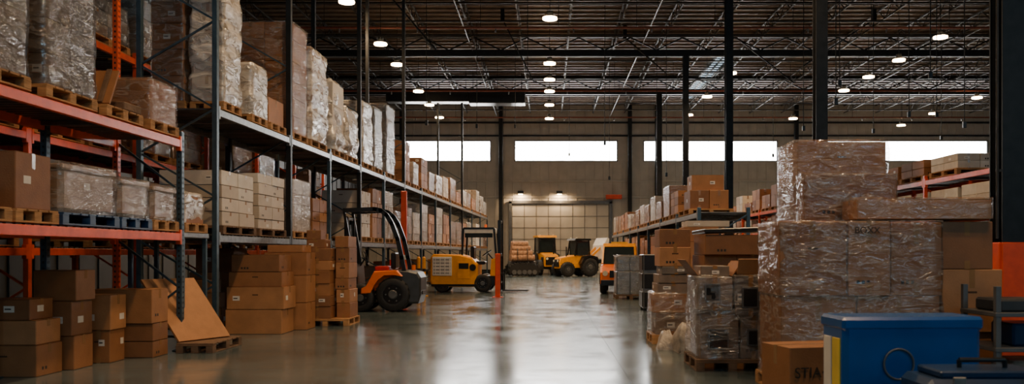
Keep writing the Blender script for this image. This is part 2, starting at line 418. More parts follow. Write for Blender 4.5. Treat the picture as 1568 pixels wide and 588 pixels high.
for (x,y,z) in((-4.4,30,6.2),(-3.1,36,7.),(-1.6,40,7.6),(2.3,34,6.),(3.0,41,5.2),(5.1,36,4.9),(5.6,43,4.4),(9.2,30,6.),(11.7,27,6.),(12.5,32,6.2),(8.4,24,6.4),(14.,30,6.5),(10.8,40,6.2),(17,36,6.5),(-.8,32,8.3),(1.2,48,7.2),(7.6,22,5.5),(10.1,22,6.2),(12.,24,5.2)):
    mb=MB(); cyl(mb,(x,y,z),(x,y,HT-.07),.014,STD,6); bx(mb,x-.05,x+.05,y-.04,y+.04,z-.18,z,BLKP,.01); mb.done('hanging_power_drop')
for a,c in(((-1.9,34.5,11.1),(-.6,34.5,8.5)),((8,36.6,11.1),(10.8,36.6,8.9)),((13.5,34.5,11.1),(10.6,34.6,9.2)),((-6,30,11.),(-4.2,31,9.)),((3.4,37,11),(5.4,38.0,9.6))):
    mb=MB(); bar(mb,a,c,.05,.05,STD); bx(mb,a[0]-.08,a[0]+.08,a[1]-.08,a[1]+.08,a[2]-.05,HT-.07,STD,.004)
    mb.done('sway_brace')
for x,y,w in((6.3,11.4,.17),(6.53,20.,.14),(6.35,29.3,.13),(6.35,38.5,.13),(6.35,47.7,.15)):
    mb=MB()
    bx(mb,x-w,x+w,y-w,y-w+.03,.02,HT-1.1,STD,.004); bx(mb,x-w,x+w,y+w-.03,y+w,.02,HT-1.1,STD,.004); bx(mb,x-.02,x+.02,y-w+.03,y+w-.03,.02,HT-1.1,STD,.003)
    bx(mb,x-w-.1,x+w+.1,y-w-.1,y+w+.1,0,.02,STD,.003)
    if y<13: 
        bx(mb,x-w-.03,x+w+.03,y-w-.05,y-w-.01,.02,1.55,REDP,.02); bx(mb,x-w-.05,x-w-.01,y-w-.01,y+w,.02,1.55,REDP,.02); bx(mb,x+w+.01,x+w+.05,y-w-.01,y+w,.02,1.55,REDP,.02)
        cyl(mb,(x-w-.07,y-w,1.6),(x-w-.07,y-w,9),.02,STR,8)
        for z in(2.5,5.5): bx(mb,x-w-.09,x-w,y-w-.01,y-w+.02,z,z+.04,STR,.004)
    mb.done('steel_column')
for x in(-3.25,5.55,7.4,16.9,-10):
    mb=MB(); bx(mb,x-.13,x+.13,YF-.42,YF-.16,0,HT-.1,STD,.01); bx(mb,x-.2,x+.2,YF-.46,YF-.13,0,.03,STD,.005); mb.done('wall_column')
LENS=mat('lamp_lens',(1.,.68,.36),.3,0,.02,emit=45)
def lamp(x,y,z=9.5,r=.27):
    mb=MB(); n=20
    cyl(mb,(x,y,z),(x,y,z+.12),r,STR,n,r1=r*.5,caps=False); cyl(mb,(x,y,z+.12),(x,y,z+.26),r*.4,STD,n); cyl(mb,(x,y,z+.26),(x,y,HT-.07),.012,STD,6)
    cyl(mb,(x,y,z-.03),(x,y,z+.035),r*.92,LENS,n)
    o=mb.done('high_bay_lamp')
    l=bpy.data.lights.new('lamp_light','SPOT'); l.energy=LE; l.color=(1,.66,.36); l.shadow_soft_size=.24; l.spot_size=math.radians(132); l.spot_blend=.6
    q=bpy.data.objects.new('lamp_light',l); bpy.context.collection.objects.link(q); q.parent=o; q.location=(0,0,-.06)
LE=1150
for y in(6,12.5,19,26.8,32.2,35.7,41.6,45.4,49.6): lamp(-6.5 if y>20 else -2.6,y)
for y in(28.7,35.5,38.8,41.6,45.4,50): lamp(0.05,y)
for y in(5,12.5,19,37.4,43,48.7): lamp(8.2 if y>20 else 4.6,y)
for y in(22,31.2,34.9,38.2,41.4,45.2,50): lamp(14.7,y)
for y in(36,43.3,48.2,52.6): lamp(22.3,y)
for x in(-1.9,.75):  # lamps added over the door to throw warm streaks on the floor
    mb=MB(); z=5.45
    prism(mb,[(0,0),(0,.22),(.10,.22),(.26,.08),(.26,0)],-.2,.2,STD,Matrix.Translation((x,YF-.1,z))@Matrix.Rotation(-math.pi/2,4,'Z'),.01)
    bx(mb,x-.15,x+.15,YF-.34,YF-.16,z-.03,z-.005,LENS,.005)
    o=mb.done('wall_pack_lamp')
    l=bpy.data.lights.new('lamp_light','SPOT'); l.energy=260; l.color=(1,.66,.36); l.shadow_soft_size=.15; l.spot_size=math.radians(165); l.spot_blend=.6
    q=bpy.data.objects.new('lamp_light',l); bpy.context.collection.objects.link(q); q.parent=o; q.location=(0,-.35,-.06); q.rotation_euler=(math.radians(25),0,0)

# ---------------------------------------------------------------- racks
def rack(name,T,posts,levels,depth=1.1,bm=None,pm=None,rearh=None,holes=False,hs=None,xf=0.,skip=(),extra=()):
    mb=MB(T); bm=bm or ORB; pm=pm or STB; w=.085
    def post(x,y,hh,m,hl):
        if hh>8: bx(mb,x-.05,x+.05,y-.05,y+.05,.012,hh,STD,.004)
        else: bx(mb,x-.04,x+.04,y-w/2,y+w/2,.012,hh,m,.004)
        bx(mb,x-.08,x+.08,y-.09,y+.09,0,.012,pm,.002)
        if hl and hh<8:
            z=.15
            while z<hh-.1:
                bx(mb,x-.012,x+.012,y-w/2-.002,y-w/2+.002,z,z+.03,BLK,.001)
                bx(mb,x+.038,x+.042,y-.022,y-.008,z,z+.03,BLK,.001); bx(mb,x+.038,x+.042,y+.008,y+.022,z,z+.03,BLK,.001); z+=.075
    for i,y in enumerate(posts):
        h=(hs[i] if hs else levels[-1]+.1)
        post(xf-.04,y,h,pm,holes); post(xf-depth+.04,y,rearh or h,ORB if (holes and i==len(posts)-1) else pm,holes)
        z=.2;k=0; hb=min(h,rearh or h, 6.5)
        while z+.7<hb:
            a,b=(xf-.04,xf-depth+.04) if k%2 else (xf-depth+.04,xf-.04)
            bar(mb,(a,y,z),(b,y,z+.7),.03,.03,pm)
            z+=.7;k+=1
        bar(mb,(xf-.04,y,.2),(xf-depth+.04,y,.2),.03,.03,pm)
    for y in extra: post(xf-depth+.04,y,rearh or 4,pm,holes)
    for lv in levels:
        for i in range(len(posts)-1):
            if (i,lv) in skip: continue
            a,b=posts[i]+w/2,posts[i+1]-w/2
            for x in(xf-.03,xf-depth+.03):
                bx(mb,x-.03,x+.03,a,b,lv-.13,lv-.02,bm,.005)
                bx(mb,x-.035,x+.035,a-.0,a+.05,lv-.18,lv+.03,bm,.004); bx(mb,x-.035,x+.035,b-.05,b,lv-.18,lv+.03,bm,.004)
            y=a+.03
            while y<b-.1:
                bx(mb,xf-depth+.06,xf-.06,y,y+.1,lv-.03,lv,DECK,.003); y+=.15
            for yy in(a+(b-a)*.33,a+(b-a)*.67): bx(mb,xf-depth+.06,xf-.06,yy-.03,yy+.03,lv-.08,lv-.031,GALV,.003)
    return mb.done(name)
L1=1.71;L2=3.05;F2=3.72
XN=-5.27
rack('pallet_rack',Matrix(),[6.6,12.0],[L1,L2],bm=ORB,holes=True,xf=XN,rearh=5.6,depth=1.0,extra=(9.3,10.3))
TL=Matrix.Translation((-5.25,13.,0))@Matrix.Rotation(-.032,4,'Z')
fp=[.2,3.6,6.3,9.,11.8,14.7,17.8,21,25,29,33,37,41]
rack('pallet_rack',TL,fp,[L1,F2],bm=GALV,pm=STB,depth=1.3,hs=[7.2,8.2,F2+.1,10.9,F2+.1,10.9,F2+.1,F2+.1,F2+.1,9,F2+.1,F2+.1,F2+.1])
TBk=Matrix.Translation((-7.6,9,0))
rack('pallet_rack',TBk,[0,3.2,6.4,9.6,12.8,16,19.2],[1.5,3.2,5.0],bm=ORB,pm=ORB,depth=1.2)
TR=Matrix.Translation((4.6,19,0))
rack('pallet_rack',TR,[0,3.2,6.4,9.6,12.8,16,19.2,22.4,25.6],[1.2,2.35],bm=GALV,pm=STB,depth=1.2)
TR2=Matrix.Translation((10.4,14,0))
rack('pallet_rack',TR2,[0,3.2,6.4,9.6,12.8,16,19.2,22.4,25.6,28.8,32],[1.3,2.3,3.2],bm=ORB,pm=ORB,depth=1.2)

# ---------------------------------------------------------------- near rack loads
A,B=-6.18,-5.28
load('wrapped_pallet_load',A,B,7.45,8.5,L2,1.5,2,2,4,WDRK,CBG,pm=WOOD,amp=.02)
load('wrapped_pallet_load',A,B,8.75,9.75,L2,1.45,2,2,4,WDRK,CBG,pm=WOOD,amp=.02)
mb=MB(); pallet(mb,A,B,9.95,10.85,L2+.002,WOOD); 
Lt=Matrix.Translation((A+.1,10.0,L2+.16))@Matrix.Rotation(math.radians(-28),4,'X')
bx(mb,0,.8,.0,.03,0,.5,CB[1],.003,Lt)
for k in range(4): bx(mb,0+.22*k,.06+.22*k,-.03,-.002,0,.5,WOODD,.004,Lt)
bx(mb,.0,.8,.35,.8,0,.1,WOODD,.01,Matrix.Translation((A+.1,10.0,L2+.144)))
mb.done('pallet_with_crate_panels')
load('wrapped_tote_on_pallet',A+.25,B,11.05,11.9,L2,.68,1,1,1,WCLR,CB,pm=WOOD,amp=.015)
mb=MB(); pallet(mb,A,B,7.4,8.2,L1+.002); carton(mb,A+.3,B-.1,7.5,8.05,L1+.144,L1+.42); mb.done('carton_on_pallet')
mb=MB(); pallet(mb,A,B,8.25,8.98,L1+.002); carton(mb,A+.15,B-.04,8.3,8.9,L1+.144,L1+.72,label=True); mb.done('carton_on_pallet')
def tote(name,y0,y1,h,pm,w=WCLR):
    mb=MB(); pallet(mb,A,B,y0,y1,L1+.002,pm); i=.04
    carton(mb,A+i,B-i,y0+i,y1-i,L1+.144,L1+h-.07,CBT,tape=False,label=True,b=.05)
    bx(mb,A+i-.015,B-i+.015,y0+i-.015,y1-i+.015,L1+h-.1,L1+h-.04,CBT[0],.02)
    wrap(mb,A+i,B-i,y0+i,y1-i,L1+.146,L1+h-.03,w,.018,U(0,40)); mb.done(name)
tote('wrapped_tote_on_pallet',9.05,10.25,.72,BLUEP)
tote('wrapped_tote_on_pallet',10.3,11.1,.66,BLUEP)
tote('wrapped_tote_on_pallet',11.15,11.9,.64,WOOD)
# ---------------------------------------------------------------- far-left rack loads
def fl(name,y0,y1,lv,h,nxx,nyy,nz,w=None,pal=None,x0=-1.12,x1=-.02,pm=None,amp=.012,prof=None):
    return load(name,x0,x1,y0,y1,lv,h,nxx,nyy,nz,w,pal,TL,pm or WOOD,amp,True,prof)
mb=MB(); pallet(mb,-6.15,-5.3,12.15,12.95,L1+.002,WOOD)
bx(mb,-6.15,-5.3,12.1,13.0,L1-.08,L1-.0,GALV,.01)
for x in(-6.1,-5.35):
    for y in (12.15,12.95): bx(mb,x-.03,x+.03,y-.03,y+.03,0,L1-.08,STB,.004)
carton(mb,-6.1,-5.35,12.2,12.9,L1+.144,L1+.55,CB); wrap(mb,-6.08,-5.37,12.22,12.88,L1+.144,L1+.58,WMLK,.03,3,lambda t:1-.12*abs(t-.55))
mb.done('wrapped_sack_on_pallet')
fl('white_cartons_on_pallet',.45,1.85,L1,1.05,1,2,4,None,CBW,pm=WOODD)
fl('white_cartons_on_pallet',2.0,3.4,L1,1.15,1,2,5,None,CBW,pm=WOODD)
fl('cartons_on_pallet',3.8,5.0,L1,1.2,2,2,4,WCLR,CBW,pm=WOOD)
fl('cartons_on_pallet',5.1,6.2,L1,.9,2,2,3,None,CB)
for k in range(3,12):
    y0=fp[k]+.12;y1=fp[k+1]-.12; m=(y0+y1)/2
    for a,b in((y0,m-.1),(m+.1,y1)):
        fl('cartons_on_pallet',a,b,L1,U(.8,1.6),1,2,random.choice([3,4]),random.choice([None,WCLR,WMID]),random.choice([CB,CB,CBW]))
load('wrapped_carton_stack',-1.2,-.62,.35,1.2,F2,1.75,1,2,4,WCLR,CB,TL)
load('tall_wrapped_pallet_load',-.56,-.0,.42,1.15,F2,2.15,1,1,5,WMLK,CBW,TL,WOOD,.04)
load('tall_wrapped_pallet_load',-1.0,-.02,1.65,2.4,F2,1.02,1,1,3,WMLK,CBW,TL,WOOD,.04)
load('carton_on_pallet',-.9,-.02,2.55,3.4,F2,.62,1,1,1,None,CB,TL,WOOD)
load('tall_wrapped_pallet_load',-1.2,-.02,3.75,4.75,F2,2.35,2,1,6,WCLR,CB,TL,WOOD,.02)
load('tall_wrapped_pallet_load',-1.2,-.02,4.9,6.1,F2,2.1,2,2,5,WMLK,CB,TL,WOOD,.045)
load('wrapped_irregular_goods',-1.1,-.02,6.6,7.6,F2,1.75,2,1,3,WMLK,CBW,TL,WOOD,.1,True,lambda t:1-.25*t)
load('wrapped_irregular_goods',-1.1,-.02,7.75,8.8,F2,1.3,2,1,3,WMLK,CBW,TL,WOOD,.1,True,lambda t:1.02-.3*abs(t-.4))
load('tall_wrapped_pallet_load',-1.1,-.02,9.3,10.4,F2,1.75,2,1,5,WMLK,CBW,TL,WOOD,.04)
load('tall_wrapped_pallet_load',-1.1,-.02,10.6,11.6,F2,1.85,2,1,5,WMID,CBG,TL,WOOD,.03)
load('tall_wrapped_pallet_load',-1.1,-.02,12.1,13.3,F2,2.2,2,1,5,WMID,CBG,TL,WOOD,.03)
for k in range(5,12):
    y0=fp[k]+.12;y1=fp[k+1]-.12; m=(y0+y1)/2
    for a,b in((y0,m-.08),(m+.08,y1)):
        fl(random.choice(['cartons_on_pallet','wrapped_pallet_load']),a,b-U(0,.35),F2,U(.65,1.35) if k>5 else U(.9,1.5),2,2,4,random.choice([None,WCLR,WMID,WMLK]),random.choice([CB,CB,CBW]))
for k in (4,5,6,8,10):
    a=fp[k]+.2
    fl('cartons_on_pallet',a,a+1.3,0,U(.9,1.25),1,2,3,random.choice([None,WCLR]),CB,x0=-1.15,x1=-.1)
for lv in(1.5,3.2,5.0):
    for k in range(6):
        for q in(0,1):
            if R()<.8:
                y0=k*3.2+.15+q*1.5
                load('cartons_on_pallet',-1.12,-.05,y0,y0+1.38,lv,U(.8,1.3),1,2,3,random.choice([None,WCLR,WDRK]),random.choice([CB,CBG]),TBk)
for k in range(8):
    for q in(0,1):
        y0=k*3.2+.15+q*1.5
        if k==0: continue
        load('cartons_on_pallet',-1.15,-.05,y0,y0+1.38,2.35,U(.6,1.0),2,2,random.choice([3,4,5]),random.choice([None,WCLR,WCLR]),random.choice([CB,CBW,CB]),TR)
        load('cartons_on_pallet',-1.15,-.05,y0,y0+1.38,1.2,U(.6,.9),2,2,2,None,CB,TR)
        if R()<.7: load('cartons_on_pallet',-1.1,-.05,y0,y0+1.38,0,U(.6,.95),2,2,2,None,CB,TR)
mb=MB(TR); pallet(mb,-1.18,-.1,1.2,2.9,2.352); stack(mb,-1.15,-.2,1.3,2.2,2.496,2.95,2,1,1); stack(mb,-1.1,-.3,1.4,2.1,2.95,3.33,1,1,1); mb.done('cartons_on_pallet')
for lv in(1.3,2.3,3.2):
    for k in range(10):
        for q in(0,1):
            y0=k*3.2+.15+q*1.5
            if R()<.85 : load('cartons_on_pallet',-1.15,-.05,y0,y0+1.38,lv,U(.4,.7) if lv<3 else (U(.38,.6) if k<4 else U(.5,1.1)),2,2,2,None,random.choice([CB,CBW,CB]),TR2)
# ---------------------------------------------------------------- left floor cartons
def pile(name,items,wr=None,M=None):
    mb=MB(M)
    for it in items: carton(mb,*it)
    if wr: wrap(mb,*wr[:6],wr[6],wr[7],U(0,30))
    return mb.done(name)
pile('cardboard_box_stack',[(-6.55,-5.78,9.4,9.9,0,.36),(-6.5,-5.8,9.42,9.9,.36,.64),(-6.5,-5.88,9.43,9.88,.64,.88)])
pile('cardboard_box_stack',[(-6.12,-5.65,9.98,10.4,0,.41),(-6.14,-5.66,9.95,10.4,.41,.83),(-6.14,-5.62,9.97,10.4,.83,1.2)],None,Matrix.Translation((-.04,.0,0)))
pile('cardboard_box_stack',[(-5.9,-5.6,10.62,11.0,0,.42),(-6.05,-5.58,10.6,11.0,.42,.87)])
pile('cardboard_box_stack',[(-5.98,-5.30,11.15,11.6,0,.22),(-5.98,-5.30,11.15,11.6,.22,.46),(-6.12,-5.30,11.12,11.6,.46,.92)])
mb=MB(); pallet(mb,-5.22,-4.7,11.65,12.75,0,WOODD)
P=[Vector((-5.20,11.72,.16)),Vector((-4.80,12.55,.16))]; dv=Vector((-.60,.12,.87)); P+= [P[1]+dv,P[0]+dv]
nrm=(P[1]-P[0]).cross(P[3]-P[0]).normalized()*.03
vs=P+[p-nrm for p in P]
mb.add(vs,[[0,1,2,3],[7,6,5,4],[0,4,5,1],[1,5,6,2],[2,6,7,3],[3,7,4,0]],CB[2])
mb.done('leaning_cardboard_sheet')
pile('cardboard_box_stack',[(-6.3,-5.72,14.3,14.8,0,.45),(-6.3,-5.75,14.3,14.8,.45,.72),(-6.25,-5.8,14.3,14.75,.72,.95),(-6.2,-5.8,14.35,14.7,.95,1.08)])
pile('cardboard_box_stack',[(-6.5,-5.75,15.2,15.9,0,.55),(-6.5,-5.75,15.2,15.9,.55,1.05),(-6.45,-5.75,15.2,15.9,1.05,1.5)])
pile('cardboard_box_stack',[(-5.6,-4.62,14.4,15.1,0,.43),(-5.58,-4.58,14.4,15.1,.43,.82),(-5.55,-4.62,14.42,15.1,.82,1.08),(-5.5,-4.66,14.42,15.1,1.08,1.38),(-5.2,-4.42,15.2,15.8,0,.5),(-5.2,-4.42,15.2,15.8,.5,1.0),(-5.2,-4.42,15.2,15.8,1.0,1.42),(-5.15,-4.5,15.22,15.8,1.42,1.56)])
mb=MB(); pallet(mb,-4.75,-3.85,16.0,17.0,0)
stack(mb,-4.72,-4.2,16.02,16.6,.14,1.5,1,1,6); stack(mb,-4.7,-4.25,16.66,17.0,.14,1.45,1,1,4)
carton(mb,-4.68,-4.32,16.1,16.5,1.5,1.67); carton(mb,-4.68,-4.4,16.1,16.45,1.67,1.85)
stack(mb,-4.17,-3.9,16.3,16.98,.14,1.74,1,1,6)
mb.done('cardboard_boxes_on_pallet')
# ---------------------------------------------------------------- orange forklift
T=Matrix.Translation((-3.05,20.35,0))@Matrix.Rotation(math.pi,4,'Z')
mb=MB(T)
prism(mb,[(.06,.2),(0,.4),(0,.82),(.08,.95),(.3,1.0),(.62,1.0),(.62,.2)],-.5,.5,GRYD,inset=.05)
prism(mb,[(.0,.42),(.0,.5),(-.02,.5),(-.02,.42)],-.3,.3,BLKP,inset=.005)
prism(mb,[(.42,.86),(.55,1.0),(1.1,.98),(1.2,.80),(1.3,.62),(1.42,.56),(1.42,.44),(1.2,.44),(1.12,.62),(1.0,.8),(.84,.9),(.6,.9)],-.56,.56,ORP,inset=.03)
prism(mb,[(.45,.5),(.45,.96),(1.1,.96),(1.15,.5)],-.34,.34,ORP)
prism(mb,[(1.1,.22),(1.1,.5),(1.72,.5),(1.72,.22)],-.5,.5,BLKP)
prism(mb,[(1.5,.48),(1.55,1.12),(1.72,1.15),(1.72,.48)],-.42,.42,BLKP,inset=.03)
prism(mb,[(.55,.25),(.55,.6),(1.2,.6),(1.2,.25)],-.33,.33,BLKP)
for s in(-1,1):
    wheel(mb,(.66,s*.43,.42),.42,.26,BLKP,lug=True); wheel(mb,(1.44,s*.44,.34),.34,.24,BLKP,lug=False)
    pts=[(.40,s*.44,.98),(.46,s*.44,1.3),(.56,s*.44,1.75),(.70,s*.44,2.12),(.82,s*.44,2.32),(.96,s*.44,2.43),(1.1,s*.44,2.46),(1.86,s*.44,2.43)]
    for i in range(len(pts)-1): bar(mb,pts[i],pts[i+1],.08,.1,BLKP)
    for p in pts[1:-1]: cyl(mb,(p[0],p[1]-.04,p[2]),(p[0],p[1]+.04,p[2]),.05,BLKP,10)
    bar(mb,(1.84,s*.44,2.41),(1.62,s*.40,1.1),.05,.06,BLKP)
for k in range(7): x=1.05+k*.13; bx(mb,x,x+.04,-.44,.44,2.42,2.45,BLKP,.003)
bx(mb,.8,1.15,-.26,.26,.97,1.09,REDS,.04); bx(mb,.64,.76,-.25,.25,1.02,1.42,BLKP,.05); bx(mb,.76,.80,-.2,.2,1.1,1.25,REDS,.02)
tube(mb,[(1.55,0,1.1),(1.42,0,1.3)],.02,BLKP)
for i in range(14):
    a,b_=2*math.pi*i/14,2*math.pi*(i+1)/14
    f=lambda t:Vector((1.42,0,1.3))+Vector((.05*math.sin(t)*1.2,.17*math.cos(t),.16*math.sin(t)))
    cyl(mb,f(a),f(b_),.014,BLKP,6)
for s in(-1,1):
    bx(mb,1.76,1.86,s*.32-.04,s*.32+.04,.06,2.25,BLKP,.01); bx(mb,1.80,1.88,s*.24-.03,s*.24+.03,.1,2.3,STD,.008)
    bx(mb,1.9,1.94,s*.25-.06,s*.25+.06,.03,.6,STD,.008); bx(mb,1.93,2.75,s*.25-.06,s*.25+.06,.03,.07,STD,.01)
for z in(.25,1.1,2.2): bx(mb,1.78,1.84,-.3,.3,z,z+.08,BLKP,.01)
for z in(.2,.5): bx(mb,1.87,1.9,-.38,.38,z,z+.08,STD,.01)
cyl(mb,(.2,.3,1.0),(.2,.3,1.12),.05,ORP,10)
cyl(mb,(1.81,0,.2),(1.81,0,2.1),.035,GALV,10)
mb.done('orange_forklift')
# ---------------------------------------------------------------- yellow forklift
mb=MB(Matrix.Translation((-4.22,30.4,0))@Matrix.Rotation(math.radians(-3),4,'Z'))
prism(mb,[(.08,.2),(0,.4),(.02,1.25),(.12,1.38),(1.1,1.36),(1.5,1.25),(1.72,1.0),(1.72,.2)],-.6,.6,YEP,inset=.06)
bx(mb,.1,.8,-.66,-.59,.6,1.28,WHM,.02)
for k in range(5): z=.68+k*.12; bx(mb,.15,.75,-.668,-.655,z,z+.03,GREYM,.004)
for k in range(4): x=.2+k*.17; bx(mb,x,x+.03,-.68,-.66,.63,1.24,WHM,.004)
bx(mb,-.03,.02,-.4,.4,.5,1.0,BLKP,.02)
for k in range(5): bx(mb,-.05,-.02,-.36,.36,.55+k*.09,.58+k*.09,GREYM,.004)
bx(mb,1.0,1.45,-.62,-.595,.5,1.1,YEP,.02); bx(mb,1.05,1.4,-.635,-.61,.85,1.05,BLKP,.01)
cyl(mb,(1.55,-.6,.9),(1.55,-.64,.9),.12,BLKP,16)
bx(mb,.05,1.7,-.61,-.59,.22,.3,BLKP,.01)
for s in(-1,1):
    wheel(mb,(.42,s*.48,.27),.27,.24,BLKP,lug=False); wheel(mb,(1.9,s*.48,.33),.33,.26,BLKP,lug=False)
    for a,c in(((1.15,s*.5,1.3),(1.2,s*.5,2.3)),((1.2,s*.5,2.3),(2.3,s*.5,2.3)),((2.3,s*.5,2.3),(2.4,s*.5,1.0))): bar(mb,a,c,.07,.07,BLKP)
bx(mb,1.2,2.3,-.52,.52,2.12,2.32,WHM,.02)
bx(mb,1.25,2.25,-.5,-.49,1.97,2.12,GLS,.003)
prism(mb,[(1.7,.25),(1.7,.6),(2.35,.6),(2.35,.25)],-.58,.58,BLKP); prism(mb,[(2.15,.5),(2.2,1.2),(2.4,1.25),(2.4,.5)],-.5,.5,YEP)
bx(mb,1.55,1.95,-.28,.28,1.0,1.12,BLKP,.04); bx(mb,1.42,1.55,-.28,.28,1.05,1.65,BLKP,.05)
tube(mb,[(2.2,0,1.2),(2.0,0,1.42)],.025,BLKP)
cyl(mb,(2.0,0,1.4),(1.98,0,1.43),.2,BLKP,16)
for s in(-1,1):
    bx(mb,2.42,2.54,s*.35-.05,s*.35+.05,.06,2.6,BLKP,.01); bx(mb,2.58,2.62,s*.25-.06,s*.25+.06,.04,.7,STD,.01); bx(mb,2.6,3.5,s*.25-.06,s*.25+.06,.04,.08,STD,.01)
for z in(.3,1.3,2.5): bx(mb,2.44,2.52,-.33,.33,z,z+.09,BLKP,.01)
for z in(.25,.6): bx(mb,2.54,2.58,-.42,.42,z,z+.09,STD,.01)
cyl(mb,(1.9,.3,2.32),(1.9,.3,2.46),.05,ORP,10)
mb.done('yellow_forklift')
for (x,y,h,w,m) in((-1.62,26.6,1.4,.08,REDP),):
    mb=MB(); bx(mb,x-w,x+w,y-w,y+w,.02,h,m,.02); bx(mb,x-w-.08,x+w+.08,y-w-.08,y+w+.08,0,.02,m,.005); mb.done('safety_bollard')
for x,y in((-4.35,27.9),(-4.1,27.4)):
    mb=MB(); cyl(mb,(x,y,.02),(x,y,1.25),.06,YEP,14); cyl(mb,(x,y,1.25),(x,y,1.3),.06,YEP,14,r1=.02); cyl(mb,(x,y,0),(x,y,.02),.14,YEP,14); cyl(mb,(x,y,.8),(x,y,.9),.062,BLKP,14); mb.done('safety_bollard')
mb=MB(); bx(mb,-4.72,-4.54,26.6,26.75,.02,3.4,REDP,.02); bx(mb,-4.76,-4.46,26.52,26.83,0,.02,REDP,.004); bx(mb,-4.73,-4.53,26.59,26.76,1.2,1.35,WHM,.004); mb.done('orange_guard_post')
# ---------------------------------------------------------------- far machinery
mb=MB(Matrix.Translation((-1.6,50.5,0))@Matrix.Rotation(math.radians(12),4,'Z'))
for s in(-1,1):
    pts=[(-.75,.12),(-.95,.35),(-.85,.68),(-.5,.82),(.5,.82),(.9,.62),(.98,.35),(.75,.1)]
    prism(mb,pts,s*.62-.2,s*.62+.2,BLK,inset=.03)
    for k in range(5): cyl(mb,(-.62+k*.31,s*.62-.24,.28),(-.62+k*.31,s*.62+.24,.28),.14,GREYM,12)
    for i in range(len(pts)):
        a=pts[i];c=pts[(i+1)%len(pts)]; n=max(1,int(math.hypot(c[0]-a[0],c[1]-a[1])/.16))
        for k in range(n):
            t=(k+.5)/n; bx(mb,a[0]+(c[0]-a[0])*t-.045,a[0]+(c[0]-a[0])*t+.045,s*.62-.22,s*.62+.22,max(.0,a[1]+(c[1]-a[1])*t-.06),a[1]+(c[1]-a[1])*t+.045,BLK,.01)
bx(mb,-.8,.8,-.45,.45,.4,.95,GREYM,.04)
for k in range(4):
    for j in range(3-k//2):
        cyl(mb,(-.75+k*.03,-.55+j*.4+k*.08,1.13+k*.27),(.65-k*.12,-.55+j*.4+k*.08,1.13+k*.27),.2,LOGB,14)
for x in(-.4,.2): 
    for a,c in(((x,-.78,.95),(x,-.7,1.5)),((x,-.7,1.5),(x,-.3,2.1)),((x,-.3,2.1),(x,.4,2.1))): bar(mb,a,c,.05,.03,BLKP)
mb.done('tracked_carrier_with_bundles')
def tractor(name,M,body,boom=True,s1=.45,s2=.58,wht=True):
    mb=MB(M)
    prism(mb,[(-1.1,.55),(-1.15,1.1),(-.9,1.25),(.2,1.3),(1.15,1.15),(1.25,.9),(1.2,.5)],-.42,.42,body,inset=.05)
    bx(mb,1.2,1.27,-.36,.36,.6,1.05,BLKP,.02)
    bx(mb,.5,1.0,-.44,-.41,.75,1.05,BLKP,.01); bx(mb,-1.0,1.0,-.3,.3,.35,.6,BLKP,.03)
    for s in(-1,1):
        wheel(mb,(.8,s*.62,s1),s1,.32,GRYD); wheel(mb,(-.65,s*.66,s2),s2,.38,GRYD)
        prism(mb,[(-1.3,.8),(-1.1,1.2),(-.65,1.3),(-.2,1.2),(0,.8),(-.1,.8),(-.35,1.1),(-.65,1.2),(-1.0,1.1),(-1.2,.8)],s*.66-.2,s*.66+.2,BLKP,inset=.01)
        for a,c in(((-.75,s*.5,1.25),(-.7,s*.48,2.2)),((.25,s*.5,1.25),(.1,s*.48,2.2)),((-.7,s*.48,2.2),(.1,s*.48,2.2))): bar(mb,a,c,.07,.07,BLKP)
        bx(mb,-.68,.08,s*.48-.01,s*.48+.01,1.3,2.15,GLS,.003)
        cyl(mb,(1.27,s*.28,.95),(1.30,s*.28,.95),.07,HEADL,12)
        cyl(mb,(.05,s*.4,2.3),(.12,s*.4,2.3),.06,HEADL,10)
    bx(mb,-.7,-.66,-.46,.46,1.3,2.15,GLS,.003); bx(mb,.1,.14,-.46,.46,1.3,2.15,GLS,.003)
    prism(mb,[(-.85,2.18),(-.8,2.3),(.2,2.3),(.3,2.18)],-.58,.58,body if not boom else BLKP,inset=.03)
    cyl(mb,(.7,.25,1.2),(.7,.25,1.8),.04,BLKP,8)
    if boom:
        for s in(-1,1): bar(mb,(-.95,s*.3,1.2),(-1.6,s*.3,1.75),.1,.14,body); bar(mb,(-1.6,s*.3,1.75),(-1.85,s*.3,1.25),.1,.12,body)
        prism(mb,[(-1.75,1.0),(-2.0,2.3),(-1.85,2.35),(-1.6,1.9),(-1.5,1.1)],-.7,.7,WHM if wht else BLKP,inset=.02)
    return mb.done(name)
tractor('yellow_tractor_loader',Matrix.Translation((1.6,50.4,0))@Matrix.Rotation(math.radians(205),4,'Z'),YEP)
tractor('yellow_wheel_loader',Matrix.Translation((-.15,54.3,0))@Matrix.Rotation(math.radians(-75),4,'Z')@Matrix.Scale(1.12,4),YEP,False)
mb=MB(Matrix.Translation((2.55,29.9,0))@Matrix.Rotation(math.radians(-96),4,'Z'))
prism(mb,[(-1.5,.35),(-1.5,1.0),(-1.3,1.05),(.55,1.05),(1.45,.92),(1.62,.75),(1.62,.35)],-.62,.62,ORP,inset=.06)
prism(mb,[(-1.35,1.03),(-1.15,1.62),(-1.0,1.7),(.1,1.7),(.25,1.62),(.75,1.03)],-.56,.56,GLS,inset=.06)
prism(mb,[(-1.2,1.62),(-1.1,1.74),(.1,1.76),(.25,1.64)],-.58,.58,YEP,inset=.04)
